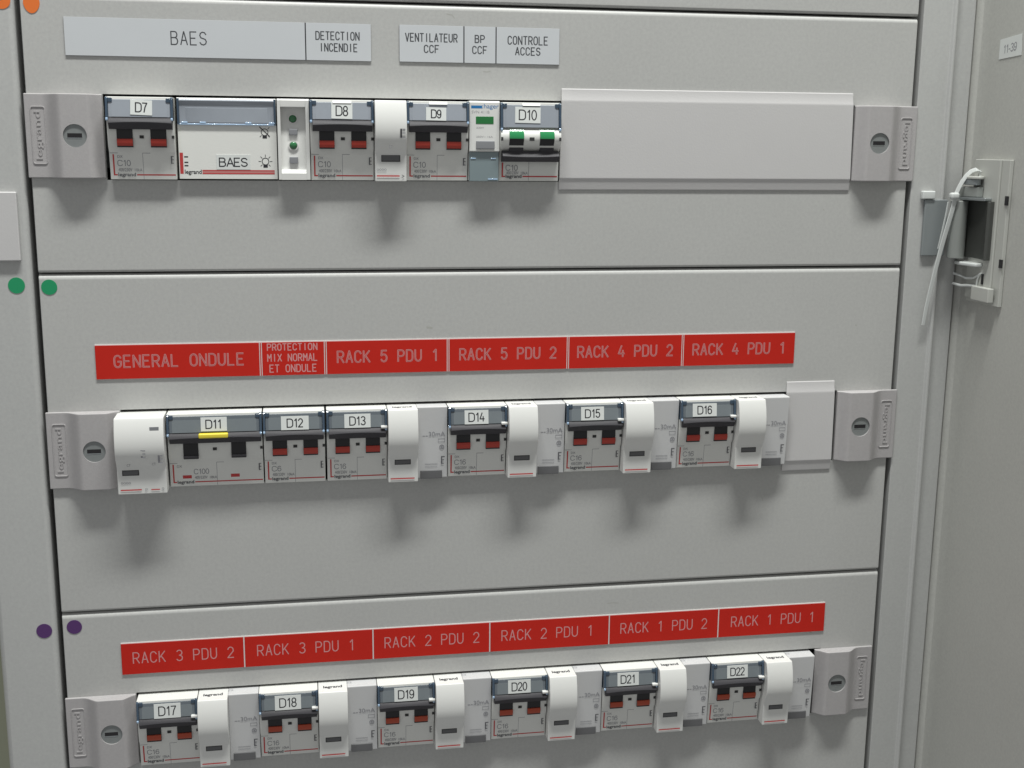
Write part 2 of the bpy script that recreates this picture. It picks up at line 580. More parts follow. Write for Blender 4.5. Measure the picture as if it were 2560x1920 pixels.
cab = thing("electrical_cabinet", 255, 250, -60, "light grey steel cabinet around the four faceplates, its door open at the right edge", "cabinet")
b = MB()
b.prism_v([(-36.3, -124), (-36.3, -1.5), (-33, -0.2), (-20.5, 0.35), (-3.2, 0.35), (-3.2, -70), (-12, -70), (-12, -124)], -160, 620, bevel=3.2, seg=5)
o = b.build("left_post", "frame", cab); o.location = w3(0, 0, 0) - cab.location
b = MB()
b.prism_v([(516.6, -70), (516.6, 0.3), (535.2, 0.3), (536.2, 2.2), (537.8, 2.2), (538.6, -0.2), (539, -2.5), (552, -2.5), (552, -70)], -160, 620, bevel=0.55, seg=3)
o = b.build("right_post", "frame", cab); o.location = w3(0, 0, 0) - cab.location
b = MB()
b.box(-11.5, 551, -160, 620, -122, -112)
b.box(-3.2, 516.6, -160, 620, -60, -56)
o = b.build("back_panel", "inside", cab); o.location = w3(0, 0, 0) - cab.location
# rails carrying the devices behind the cut-outs
for y in ROWS:
    b = MB()
    b.box(5, 508, y + 5, y + 40, -40, -32)
    o = b.build("mounting_rail", "steel", cab); o.location = w3(0, 0, 0) - cab.location

wl = MB().box(-900, -38, -700, 1300, -330, -310).build("wall", "wall")
wl["kind"] = "structure"

# door, opened square to the front, hinged right of the cabinet
b = MB()
prof = [(552.6, -70), (552.6, -9)] + [(552.6 + 4.4 * (1 - math.cos(math.radians(t))), -9 + 9 * math.sin(math.radians(t))) for t in (20, 40, 60, 75)] + [(557.4, 8), (557.6, 480), (560, 480), (577, 480), (577, -70)]
b.prism_v(prof, -160, 620, bevel=0.6, seg=2)
o = b.build("door", "door", cab); o.location = w3(0, 0, 0) - cab.location


# ------------------------------------------------------------------ lock blocks at both ends of each row
def lock_block(X, Y, mirror, label):
    t = thing("lock_block", X, Y, 0, label, "lock cover", "grey lock covers at the ends of the switch rows")
    W = 40.6
    f = (lambda u: W - u) if mirror else (lambda u: u)

    def body(b):
        pr = []
        us_ = [8.5 * q / 3 for q in range(3)] + [8.5 + 11.4 * q / 13 for q in range(14)] + [33.0 + 7.6 * q / 10 for q in range(11)]
        for u in us_:
            sm = lambda x: x * x * (3 - 2 * x)
            if u < 8.5:
                w = 1.8
            elif u < 20.0:
                w = 1.8 + 5.8 * sm(min(1, (u - 8.5) / 11.4)) ** 1.5
            else:
                w = 7.6 - 5.5 * sm(min(1, (u - 33.0) / 7.7))
            pr.append((f(u), w))
        b.prism_v(pr + [(f(W), 0.05), (f(0), 0.05)], 0.1, 45.0, bevel=0.55, seg=3)
    side = "right" if mirror else "left"
    cu, cv = f(26.4), 22.3
    def body_with_hole(b):
        body(b)
        bm = b.bm
        bm.faces.ensure_lookup_table()
        face = max((q for q in bm.faces if q.normal.y < -0.99), key=lambda q: q.calc_area())
        yy = face.verts[0].co.y
        edges = list(face.edges)
        bmesh.ops.delete(bm, geom=[face], context='FACES_ONLY')
        nn = 40
        rim = [bm.verts.new((cu * MM + 6.2 * MM * math.cos(2 * math.pi * q / nn), yy, -cv * MM + 6.2 * MM * math.sin(2 * math.pi * q / nn))) for q in range(nn)]
        low = [bm.verts.new(q.co + Vector((0, 1.2 * MM, 0))) for q in rim]
        re = [bm.edges.new((rim[q], rim[(q + 1) % nn])) for q in range(nn)]
        bmesh.ops.triangle_fill(bm, edges=edges + re, use_beauty=True, normal=(0, -1, 0))
        for q in range(nn):
            bm.faces.new((rim[q], rim[(q + 1) % nn], low[(q + 1) % nn], low[q]))
        bmesh.ops.recalc_face_normals(bm, faces=bm.faces[:])
    bo = part("body", "keeper", t, "lock_body" + side, body_with_hole)

    def emb(b):
        o0, o1, q0, q1 = f(3.0), f(10.8), 6.8, 37.6
        lo, hi = min(o0, o1), max(o0, o1)
        r = 1.2
        pts = []
        for cx, cy, a in ((hi - r, q0 + r, -90), (hi - r, q1 - r, 0), (lo + r, q1 - r, 90), (lo + r, q0 + r, 180)):
            pts += [(cx + r * math.cos(math.radians(a + d)), cy + r * math.sin(math.radians(a + d))) for d in (0, 30, 60, 90)]
        n = len(pts)
        c = ((lo + hi) / 2, (q0 + q1) / 2)
        sh = lambda k, w: [(c[0] + (x - c[0]) * (1 - k / 3.9), c[1] + (y - c[1]) * (1 - k / 15.4), w) for x, y in pts]
        b.solid([sh(0, 1.8), sh(0.08, 2.2), sh(0.40, 2.2), sh(0.48, 1.8)], caps=False)
        b.text("legrand", lo + 1.9, hi - 1.6, 9.3, 35.0, 1.95, rot=-90 if mirror else 90, ext=0.15, bold=0.0)
    part("embossed_logo", "keeper", bo, "lock_logo" + side, emb)
    br = part("lock_barrel", "lock", t, "lock_barrel" + side, lambda b: b.disc(cu, cv, 6.2, 5.5, 6.9, n=40))
    part("key_slot", "black", br, "key_slot" + side, lambda b: b.box(cu - 4.0, cu + 3.6, cv - 1.3, cv + 1.0, 6.4, 6.96))
    part("slot_lip", "steel", br, "slot_lip" + side, lambda b: b.prism_u([(cv + 1.0, 6.8), (cv + 1.0, 7.15), (cv + 1.6, 6.95), (cv + 1.6, 6.8)], cu - 4.2, cu + 3.4))
    return t


wh = ("top", "middle", "bottom")
near = (("left of the switch tagged D7", "right of the long blanking strip"),
        ("left of the white auxiliary module beside D11", "right of the short blanking strip"),
        ("left of the switch tagged D17", "right of the switch tagged D22"))
for k, y in enumerate(ROWS):
    lock_block(-1.1, y - 0.2, False, "mauve grey lock cover with round keyhole, " + near[k][0])
    lock_block((476.0, 476.0, 471.6)[k], y - 0.2, True, "mauve grey lock cover with round keyhole, " + near[k][1])


# ------------------------------------------------------------------ engraved label strips
def label_strip(X, Y, cuts, texts, white, label, gap, two=False):
    """cuts: x of panel borders; texts: list of lists (string,x0,x1,v0,v1)"""
    t = thing("label_strip", X, Y, 0, label, "label strip", "engraved label strips on the faceplates")
    Wd = cuts[-1] - cuts[0]
    MB().box(0, Wd, 0, 20, 0.02, 0.5, bevel=0.03, seg=1).build("backing", "core_dark" if white else "core_white", t)
    top = 0 if white else 0.55
    for i in range(len(cuts) - 1):
        a = cuts[i] - X + (0.0 if i == 0 else gap / 2)
        c = cuts[i + 1] - X - (0.0 if i == len(cuts) - 2 else gap / 2)
        pn = MB().box(a + .05, c - .05, top, 19.95, 0.5, 0.72, bevel=0.05, seg=1).build("label_panel", "label_white" if white else "label_red", t)
        pn["label"] = ("white" if white else "red") + " panel reading " + " ".join(q[0] for q in texts[i])
        m1 = MB(); m2 = MB()
        for s, x0, x1, v0, v1 in texts[i]:
            if white:
                engrave([(m1, 0.62, 0)], s, x0 - X, x1 - X, v0, v1, 0.735)
            elif two:
                big = v1 - v0 > 5
                engrave([(m1, 0.95, 0), (m2, 0.36, 0.04)] if big else [(m1, 0.6, 0)], s, x0 - X, x1 - X, v0, v1, 0.735)
            else:
                engrave([(m1, 0.62, 0)], s, x0 - X, x1 - X, v0, v1, 0.735)
        l = m1.build("lettering", "engraved" if white else "groove", pn, smooth=False)
        if two and not white and len(m2.bm.verts):
            m2.build("lettering_groove", "groove_in", pn, smooth=False)
        if two and i:
            MB().box(a - gap / 2 - 0.28, a - gap / 2 + 0.28, 0.6, 19.9, 0.5, 0.66).build("divider", "label_red", t)
    return t


label_strip(21.8, 15.7, [21.8, 149.3, 185.4], [
    [("BAES", 77.2, 95.8, 6.4, 13.2)],
    [("DETECTION", 155.0, 178.8, 4.6, 8.8), ("INCENDIE", 157.0, 177.6, 10.9, 15.0)]], True,
    "white engraved label strip reading BAES and DETECTION INCENDIE", 0.55)
label_strip(201.2, 15.5, [201.2, 237.7, 256.1, 292.9], [
    [("VENTILATEUR", 204.7, 233.8, 4.5, 8.8), ("CCF", 215.2, 223.4, 10.8, 14.8)],
    [("BP", 244.1, 249.4, 4.8, 8.7), ("CCF", 242.7, 250.8, 10.8, 14.8)],
    [("CONTROLE", 263.0, 286.0, 4.8, 9.2), ("ACCES", 267.4, 281.6, 10.9, 15.0)]], True,
    "white engraved label strip reading VENTILATEUR CCF, BP CCF and CONTROLE ACCES", 0.55)
label_strip(27.7, 193.6, [27.7, 119.4, 156.4, 228.4, 301.2, 373.3, 445.9], [
    [("GENERAL ONDULE", 38.0, 109.6, 6.5, 13.2)],
    [("PROTECTION", 123.3, 151.6, 1.4, 5.2), ("MIX NORMAL", 123.3, 151.6, 7.5, 11.6), ("ET ONDULE", 124.4, 151.0, 13.8, 18.0)],
    [("RACK 5 PDU 1", 163.4, 222.4, 6.6, 13.2)],
    [("RACK 5 PDU 2", 235.5, 293.7, 6.6, 13.2)],
    [("RACK 4 PDU 2", 307.4, 366.7, 6.6, 13.2)],
    [("RACK 4 PDU 1", 380.0, 439.6, 6.6, 13.2)]], False,
    "long red engraved label strip starting with GENERAL ONDULE", 1.5, True)
label_strip(32.3, 373.6, [32.3, 103.9, 181.6, 254.4, 331.4, 404.2, 477.3], [
    [("RACK 3 PDU 2", 39.1, 97.5, 6.4, 13.1)],
    [("RACK 3 PDU 1", 111.8, 170.2, 6.4, 13.1)],
    [("RACK 2 PDU 2", 188.9, 247.5, 6.4, 13.1)],
    [("RACK 2 PDU 1", 262.1, 320.7, 6.4, 13.1)],
    [("RACK 1 PDU 2", 339.1, 396.3, 6.4, 13.1)],
    [("RACK 1 PDU 1", 413.1, 470.0, 6.4, 13.1)]], False,
    "long red engraved label strip starting with RACK 3 PDU 2", 0.7)


# ------------------------------------------------------------------ blanking strips
def blank(X0, X1, Y, label, skew):
    t = thing("blanking_strip", X0, Y, 0, label, "blanking strip", "pale plastic blanking strips")
    Wd = X1 - X0
    prof = [(0, 0.05), (0, 0.6), (0.6, 0.85), (3.2, 0.95), (6.2, 1.75), (7.4, 2.0), (50.6, 2.15), (51.4, 1.95), (52.2, 1.5), (57.3, 0.85), (57.9, 0.5), (57.9, 0.05)]
    b = MB()
    b.solid([[(skew * v / 58 * -1, v, w) for v, w in prof], [(Wd + skew * v / 58, v, w) for v, w in prof]], bevel=0.25, seg=2)
    b.build("cover", "strip", t)
    return t


blank(294.7, 474.4, 48.7, "long pale grey blanking strip filling the row right of D10", 0.9)
blank(442.2, 474.0, 225.2, "short pale grey blanking strip right of the module beside D16", 0.4)


# ------------------------------------------------------------------ circuit breakers
def brand(b, u0, u1, v0, v1, w):
    b.text("legrand", u0, u1, v0, v1, w, bold=0.02)


def breaker(X, Y, no, rating, label, tagbox, tilt=0.0, width=35.5, on=False, poles=2, link_tab=False, dark=True, flag="red", group="two pole circuit breakers with paper tags"):
    t = thing("circuit_breaker", X, Y, 0, label, "circuit breaker", group)
    Wd = width
    k = "%s%s" % (Wd, on)
    if on:
        prof = [(1.2, -12), (1.2, 9.2), (2.0, 9.2), (15.2, 9.6), (15.6, 8.2), (16.5, 10.2), (18.2, 11.6), (20.2, 12.1), (22.4, 11.9), (24.6, 10.8), (26.6, 8.8), (28.2, 6.4), (29.4, 5.2), (45.4, 3.9), (45.4, -12)]
    else:
        prof = [(1.2, -12), (1.2, 9.2), (2.0, 9.2), (12.0, 10.0), (13, 8.6), (20, 8.4), (27.5, 7.6), (30.4, 5.6), (45.4, 3.9), (45.4, -12)]

    bo = part("body", "white", t, "brk_body" + k, lambda b: b.prism_u(prof, 0.2, Wd - 0.2, bevel=0.3, seg=2))
    # lower face height for printing
    def lw(v): return 5.6 - (v - 30.4) * (1.7 / 15.0)
    wb = 15.2 if on else 12.0

    def win(b):
        b.solid([[(1.6, 2.6, 8.5), (Wd - 1.6, 2.6, 8.5), (Wd - 1.6, wb, 8.5), (1.6, wb, 8.5)],
                 [(1.6, 2.6, 9.7), (Wd - 1.6, 2.6, 9.7), (Wd - 1.6, wb, 10.8), (1.6, wb, 10.8)]], bevel=0.2)
    wi = part("label_window", "window_sheen" if Y < 100 else "window", t, "brk_win" + k + ("a" if Y < 100 else "b"), win)  # top row takes the copy with the reflection painted in

    def recess(b):
        b.solid([[(3.2, 4.6, 9.6), (Wd - 3.2, 4.6, 9.6), (Wd - 3.2, wb - .2, 10.4), (3.2, wb - .2, 10.4)],
                 [(3.2, 4.6, 10.0), (Wd - 3.2, 4.6, 10.0), (Wd - 3.2, wb - .2, 10.93), (3.2, wb - .2, 10.93)]])
    part("label_field", "window_sheen" if Y < 100 else "field", wi, "brk_field" + k + ("a" if Y < 100 else "b"), recess)

    for side, a, c in (("l", 0.15, 1.5), ("r", Wd - 1.5, Wd - 0.15)):
        def rail(b):
            b.prism_u([(1.3, 6), (1.3, 9.5), (2.2, 10.4), (wb + 0.8, 11.7), (wb + 1.6, 10.6), (wb + 1.6, 6)], a, c, bevel=0.2)
        cv = part("cover_rail", "rail", t, "brk_rail" + k + side, rail)
        part("corner_glint", "glint", cv, "brk_glint" + k + side, lambda b: b.box(a - .05, c - .1, wb + 0.3, wb + 1.9, 10.6, 12.0, bevel=0.35))  # small block painted as the glint at the cover's lower corner
        e0 = 1.5 if side == "l" else Wd - 3.8
        part("cover_lug", "rail", cv, "brk_lug" + k + side, lambda b: b.box(e0, e0 + 2.3, 1.9, 4.1, 9.0, 10.3, bevel=0.2))

    # handle bar with an arched front
    def hand(b):
        rings = []
        n = 9
        for i in range(n + 1):
            u = 1.5 + (Wd - 2.4) * i / n
            a = 1 - (2 * i / n - 1) ** 2
            if on:
                rings.append([(u, 28.2, 5.5), (u, 28.4, 8.6), (u, 31.1 + .5 * a, 10.8), (u, 31.5 + .5 * a, 10.8), (u, 34.4, 8.2), (u, 34.5, 4.5)])
            else:
                rings.append([(u, 12.2, 8), (u, 12.2, 10.6), (u, 13.4 - .2 * a, 11.9), (u, 15.1 - .6 * a, 12.7), (u, 15.5 - .6 * a, 12.6), (u, 18.3, 10.4), (u, 18.4, 9.8), (u, 18.4, 8)])
        b.solid(rings, bevel=0.15)
        if on:
            for c in (9.6, 27.4):
                b.prism_u([(24.4, 8), (24.8, 9.4), (28.6, 8.6), (28.6, 5)], c - 4.1, c + 4.1)
    ha = part("handle", "handle", t, "brk_hand" + k, hand)

    cs = (9.3, 27.0) if poles == 2 else (12.9, 39.8)
    for c in cs:
        if on:
            ro = part("rocker", "black", t, "brk_rock_on%s" % c, lambda b: b.prism_u([(16.6, 8), (16.8, 10.6), (18.4, 11.9), (20.4, 12.5), (22.4, 12.2), (25.2, 10.6), (25.6, 6)], c - 4.2, c + 4.2, bevel=0.15))
            part("position_flag", "green", ro, "brk_flag_on%s" % c, lambda b: b.prism_u([(16.3, 8.5), (16.5, 10.9), (18.3, 12.35), (20.4, 12.9), (21.4, 12.85), (21.4, 10), (17, 8)], c - 4.15, c + 4.15))
        else:
            # well behind the handle and the coloured flag at its foot
            ro = part("rocker", "black", t, "brk_rock%s" % c, lambda b: b.box(c - 4.2, c + 4.2, 17.2, 28.0, 6.5, 8.72, bevel=0.1))
            if flag == "red":
                part("position_flag", "red" if Y < 300 else "orange", ro, "brk_flag%s%s" % (c, Y < 300), lambda b: b.prism_u([(23.4, 8.6), (23.5, 9.5), (25.3, 9.65), (26.8, 9.1), (27.6, 8.4), (27.6, 7)], c - 4.15, c + 4.15, bevel=0.1))
            else:
                part("position_flag", "handle", ro, "brk_flagd%s" % c, lambda b: b.prism_u([(25.8, 8.6), (26.0, 9.6), (27.0, 9.6), (27.8, 8.4), (27.8, 7)], c - 4.15, c + 4.15, bevel=0.1))

    def holes(b):
        m = sum(cs) / 2
        wv = 12.15 if on else 8.55
        if on:
            b.box(m - 1.4, m + 1.4, 20.6, 22.6, 8, wv)
            b.box(0.3, 1.5, 20.6, 22.6, 8, wv); b.box(Wd - 1.5, Wd - 0.3, 20.6, 22.6, 8, wv)
        else:
            b.box(m - 1.1, m + 1.1, 21.6, 23.2, 7, wv)
            b.box(Wd - 1.6, Wd - 0.25, 21.6, 23.2, 7, wv)
    part("pin_hole", "pin", bo, "brk_hole" + k, holes)

    # grooves: moulded pole division
    def groove(b):
        h = Wd / 2
        b.rect(h - 0.12, h + 0.12, 31.2, 45.2, 5.72) if False else None
        b.quad([(h - 0.1, 45.2, lw(45.2) + .03), (h + 0.1, 45.2, lw(45.2) + .03), (h + 0.1, 31, lw(31) + .03), (h - 0.1, 31, lw(31) + .03)])
        if not on:
            for a in (0.5, h - 0.1):
                b.quad([(a, 31.2, lw(31.2) + .035), (a + 4.2, 31.2, lw(31.2) + .035), (a + 4.2, 30.95, lw(30.95) + .035), (a, 30.95, lw(30.95) + .035)])
    part("moulded_groove", "grey_ink", bo, "brk_groove" + k, groove)

    def redp(b):
        q = lambda a, c, v0, v1: b.quad([(a, v1, lw(v1) + .03), (c, v1, lw(v1) + .03), (c, v0, lw(v0) + .03), (a, v0, lw(v0) + .03)])
        v0 = 35 if on else 31.8
        q(1.9, 2.7, v0, 43.2)
        q(2.7, 4.0, 42.5, 43.2)
        q(14.2, Wd - 0.8, 42.5, 43.2)
        if poles == 3:
            for a in (7.4, 34.6):
                q(a, a + 5.0, 38.6, 40.6)
    part("red_marking", "red_ink", bo, "brk_red" + k, redp)

    def greyp(b):
        o0 = 0 if poles == 2 else 9.5
        s = 1.4 if on else 0
        if not on:
            b.text("DX", 4.4 + o0 * .0, 7.2, 32.3, 33.7, lw(32) + .03)
        print_text(b, rating, 4.4 + o0, 8.0 + o0 + 1.55 * (len(rating) - 1), 35.0 + s, 38.0 + s, 0.38, lambda x, y, d: (x, y, lw(y) + .02 + d))
        b.text("400/230V", 4.6 + o0, 11.8 + o0, 39.2 + s / 2, 41.0 + s / 2, lw(38.6) + .04)
        b.text("10kA", 13.2 + o0, 17.2 + o0, 39.4 + s / 2, 41.0 + s / 2, lw(38.6) + .04)
    part("grey_lettering", "grey_ink", bo, "brk_grey%s%s" % (k, rating), greyp)

    def blackp(b):
        brand(b, 4.3, 13.6, 41.7, 44.3, lw(41.5) + .05)
        if not on:
            u = Wd - 2.9
            b.rect(u, u + 0.6, 32.6, 36.8, lw(32) + .05)
            for v in (32.6, 34.4, 36.3):
                b.rect(u + 0.6, u + 1.5, v, v + 0.35, lw(32) + .05)
    part("black_lettering", "dark_ink", bo, "brk_blk" + k, blackp)

    # paper tag on the window
    a, c, v0, v1 = tagbox
    mu, mv = (a + c) / 2, (v0 + v1) / 2
    hw, hv = (c - a) / 2, (v1 - v0) / 2
    sl = 1.1 / (wb - 2.6)
    ww = lambda v: 9.75 + (v - 2.6) * sl + 0.28
    ct, st = math.cos(math.radians(tilt)), math.sin(math.radians(tilt))

    def rp(x, y, dw):
        u, v = mu + x * ct - y * st, mv + x * st + y * ct
        return (u, v, ww(v) + dw)
    b = MB()
    cr = [(-hw, -hv), (hw, -hv), (hw, hv), (-hw, hv)]
    b.solid([[rp(x, y, -.15) for x, y in cr], [rp(x, y, 0.1) for x, y in cr]])
    pt = b.build("paper_tag", "paper", t)
    pt["label"] = "white paper tag reading " + no
    b = MB()
    th = min(hv * 0.60, 2.9)
    tx = min(th * 0.62 * len(no), hw * 0.74)
    print_text(b, no, -tx, tx, -th, th, 0.66, lambda x, y, d: rp(x, y, 0.1 + d))
    b.build("lettering", "ink", pt, smooth=False)
    if no in ("D8", "D9", "D10"):
        part("holder_tab", "nose", t, "brk_holder", lambda b: b.prism_u([(1.8, 9.0), (1.8, 9.8), (2.9, 10.5), (3.05, 10.5), (3.05, 9.0)], mu - 5.0, mu + 5.2))
    if link_tab:
        part("link_tab", "nose", t, "brk_tab", lambda b: b.box(Wd - 3.9, Wd - 0.1, 10.9, 12.4, 10, 12.9, bevel=0.35))
    return t


R1, R2, R3 = ROWS
breaker(42.0, R1, "D7", "C10", "circuit breaker tagged D7, switched off, next to the left lock cover of the top row", (13.2, 24.6, 2.9, 10.8), 2, width=35.6)
breaker(150.4, R1, "D8", "C10", "circuit breaker tagged D8, right of the module with two green lamps", (12.0, 23.6, 3.0, 11.5), 1)
breaker(204.0, R1, "D9", "C10", "circuit breaker tagged D9, left of the module with a square green lens", (11.0, 22.4, 4.6, 11.8), 1)
breaker(257.3, R1, "D10", "C10", "circuit breaker tagged D10, switched on with two green flags showing", (8.5, 23.2, 3.7, 12.6), 0.8, on=True)
d11 = breaker(65.7, R2, "D11", "C100", "wide circuit breaker tagged D11 with a yellow clip on its handle", (19.2, 33.8, 3.3, 11.2), 0, width=53.6, poles=3, flag="dark", group=None)
part("handle_clip", "yellow", d11, "yellow_clip", lambda b: b.box(17.8, 34.4, 12.3, 15.0, 9.5, 13.4, bevel=0.7, seg=3))
breaker(119.6, R2, "D12", "C6", "circuit breaker tagged D12, below the label PROTECTION MIX NORMAL ET ONDULE", (10.4, 26.2, 4.0, 11.9))
SPOT2 = (("D13", 155.8, "RACK 5 PDU 1", (10.5, 25.7, 3.8, 11.8)), ("D14", 227.3, "RACK 5 PDU 2", (9.7, 24.0, 3.6, 11.8)),
         ("D15", 298.8, "RACK 4 PDU 2", (9.0, 23.2, 3.6, 11.6)), ("D16", 370.3, "RACK 4 PDU 1", (7.6, 23.0, 3.5, 11.4)))
SPOT3 = (("D17", 40.5, "RACK 3 PDU 2", (10.2, 25.6, 3.2, 12.0)), ("D18", 111.8, "RACK 3 PDU 1", (9.6, 25.2, 3.2, 12.0)),
         ("D19", 183.2, "RACK 2 PDU 2", (10.4, 24.9, 3.2, 11.7)), ("D20", 254.6, "RACK 2 PDU 1", (10.0, 24.4, 3.2, 11.6)),
         ("D21", 326.1, "RACK 1 PDU 2", (9.0, 23.0, 3.2, 11.6)), ("D22", 397.6, "RACK 1 PDU 1", (10.4, 24.4, 3.2, 11.4)))
for rowY, spots in ((R2, SPOT2), (R3, SPOT3)):
    for no, x, lab, tb in spots:
        breaker(x, rowY, no, "C16", "circuit breaker tagged %s, below the red label %s" % (no, lab), tb, link_tab=True)


# ------------------------------------------------------------------ residual current add-ons (nose block + side block)
def nose_prof(d=0.0, bottom=45.7):
    return [(1.2, -12), (1.2, 13.6 + d), (3, 14.4 + d), (7, 15.8 + d), (12, 16.8 + d), (17, 17.1 + d), (21.5, 16.6 + d), (25, 15.4 + d), (28, 13.6 + d), (30.2, 12.4 + d), (32, 12.1 + d), (bottom, 11.6 + d), (bottom, -12)]


def rcd(X, Y, label, stamp):
    t = thing("residual_current_module", X, Y, 0, label, "residual current module", "white residual current modules beside the breakers")
    NW = 17.7
    no = part("test_nose", "nose", t, "rcd_nose", lambda b: b.prism_u(nose_prof(), 0.15, NW, bevel=0.45, seg=3))
    sd = part("side_block", "side", t, "rcd_side", lambda b: b.prism_u([(1.2, -12), (1.2, 7.6), (2.0, 8.0), (45.2, 5.6), (45.2, -12)], NW + 0.05, 35.7, bevel=0.3))
    part("test_slot", "pin", no, "rcd_slot", lambda b: b.box(3.9, 13.4, 31.7, 34.8, 10, 12.2))
    part("test_button", "cap", no, "rcd_btn", lambda b: b.box(4.3, 13.0, 32.1, 34.4, 11, 12.35, bevel=0.2))
    part("red_marking", "red_ink", no, "rcd_red", lambda b: b.rect(1.4, 15.6, 43.0, 43.7, 12.0))
    lw = lambda v: 8.0 - (v - 2) * 2.4 / 43.2 + 0.05

    def gp(b):
        b.text("30mA", 24.6, 34.4, 16.6, 19.4, lw(16.4))
        b.rect(21.0, 22.4, 18.9, 19.3, lw(18.7)); b.rect(22.8, 24.0, 18.9, 19.3, lw(18.7))
        for a, c, v0, v1 in ((30.2, 34.2, 21, 21.25), (30.2, 34.2, 22.9, 23.15), (30.2, 30.4, 21, 23.15), (34.0, 34.2, 21, 23.15)):
            b.rect(a, c, v0, v1, lw(20.8))
        b.ribbon(arc(32.4, 26.2, 1.25, 1.25, 0, 345, 14), 0.5, lw(24.6), closed=True)
        b.rect(31.9, 32.9, 25.7, 26.7, lw(24.6))
        for v in (36.4, 38.0):
            b.text("0000000000", 22.4, 29.8, v, v + 0.7, lw(36))
    part("grey_lettering", "grey_ink", sd, "rcd_grey", gp)

    def ip(b):
        b.rect(32.0, 32.7, 32.0, 36.8, lw(31.8))
        b.rect(32.7, 34.2, 32.0, 32.5, lw(31.8)); b.rect(32.7, 33.8, 34.0, 34.4, lw(31.8)); b.rect(32.7, 33.6, 36.2, 36.7, lw(31.8))
    part("wiring_symbol", "dark_ink", sd, "rcd_ink", ip)
    part("terminal_cap", "cap", sd, "rcd_cap", lambda b: b.box(19.6, 32.6, 40.6, 45.6, 2, 6.6, bevel=0.3))
    part("moulded_edge", "ink", sd, "rcd_edge", lambda b: b.box(35.72, 35.98, 2, 45.0, -5, 5.2))
    part("black_lettering", "ink", no, "rcd_logo", lambda b: b.text("legrand", 3.2, 14.6, 4.6, 9.0, 0, bold=0.035, flat=1.185))
    if stamp:
        part("faint_stamp", "pale_ink", no, "rcd_stamp", lambda b: b.text("8", 17.4, 20.6, 0.6, 3.4, 0, flat=1.18))
    return t


for rowY, spots in ((R2, SPOT2), (R3, SPOT3)):
    for no, x, lab, tb in spots:
        rcd(x + 35.55, rowY, "white residual current module with curved nose, directly right of the breaker tagged " + no, rowY == R3)


# ------------------------------------------------------------------ single modules
# auxiliary white module between D8 and D9
t = thing("auxiliary_module", 186.0, R1, 0, "narrow white curved module with a grey slot, between D8 and D9", "auxiliary module")
bo = MB().prism_u(nose_prof(-0.5), 0.15, 17.8, bevel=0.45, seg=3).build("body", "nose", t)
MB().box(3.6, 14.2, 30.8, 34.8, 9, 11.75).build("test_slot", "pin", t)
MB().box(4.0, 13.8, 31.2, 34.3, 10, 11.95, bevel=0.2).build("test_button", "cap", t)
b = MB().rect(14.0, 14.9, 16.6, 21.6, 16.72)
b.build("wiring_symbol", "ink", bo)
b = MB()
b.text("CT", 7.6, 9.6, 25.8, 27.4, 15.9); b.text("0000", 1.0, 6.4, 38.6, 39.8, 11.7)
for v in (16.6, 18.6, 21.0):
    b.rect(15.1, 16.8, v, v + .6, 16.74)
b.build("grey_lettering", "grey_ink", bo)
b = MB().rect(1.0, 13.8, 42.3, 43.0, 11.6)
b.build("red_marking", "red_ink", bo)
b = MB().text(">", 15, 16.4, 41.9, 43.6, 11.6)
b.build("arrow_mark", "ink", bo)

# auxiliary double module left of D11
t = thing("auxiliary_module", 37.9, R2, 0, "wide white curved module with small grey slots, left of the breaker tagged D11", "auxiliary module")
bo = MB().prism_u(nose_prof(2.2, 46.2), 0.1, 27.2, bevel=0.5, seg=3).build("body", "nose", t)
MB().box(3.0, 12.2, 31.8, 35.0, 11, 14.42).build("test_slot", "pin", t)
MB().box(3.4, 11.8, 32.2, 34.6, 12, 14.6, bevel=0.2).build("test_button", "cap", t)
MB().box(19.6, 24.6, 6.2, 8.6, 14, 18.25).build("indicator_slot", "button", t)
b = MB()
for u, v in ((14.2, 19.2), (23.4, 22.6)):
    ww = 18.85 if v < 21 else 18.3
    b.quad([(u, v + 4.6, ww - 0.7), (u + 1.0, v + 4.6, ww - 0.7), (u + 1.0, v, ww + .25), (u, v, ww + .25)])
    for d in (0, 1.9, 4.0):
        b.rect(u + 1.0, u + 2.6, v + d, v + d + .6, ww + .2)
b.text("CT", 6.0, 8.0, 27.8, 29.2, 16.2); b.text("CT", 19.8, 21.8, 27.4, 28.8, 16.4)
b.text("0000", 2.0, 7.4, 38.8, 40.0, 14.3)
b.build("grey_lettering", "grey_ink", bo)
b = MB().rect(1.6, 13.2, 43.2, 43.9, 14.2).rect(18.4, 23.2, 43.4, 44.0, 14.2)
b.build("red_marking", "red_ink", bo)
b = MB().text("P", 15.2, 16.6, 42.8, 44.6, 14.2).text("9", 24.2, 25.6, 42.6, 44.4, 14.2)
b.build("arrow_mark", "pale_ink", bo)

# emergency lighting remote control module
X0 = 78.7
t = thing("lighting_control_module", X0, R1, 0, "wide light grey module with lamp symbols and paper tag BAES, right of D7", "control module")
b = MB()
b.prism_u([(1.0, -12), (1.0, 2.6), (1.8, 3.2), (45.0, 3.2), (45.0, -12)], 0, 53.4, bevel=0.2)
bo = b.build("body", "white", t)
b = MB()
b.prism_u([(1.2, 3.0), (1.2, 3.6), (2.6, 4.5), (5.0, 3.55), (15.2, 3.95), (15.2, 3.0)], 1.2, 52.4, bevel=0.3)
cvr = b.build("clear_cover", "window_sheen", t)
b = MB()
b.solid([[(4.4, 6.2, 3.4), (49.0, 6.2, 3.4), (49.0, 14.2, 3.7), (4.4, 14.2, 3.7)], [(4.8, 6.4, 3.72), (48.6, 6.4, 3.72), (48.6, 14.2, 4.05), (4.8, 14.2, 4.05)]])
b.build("label_field", "window_sheen", cvr)
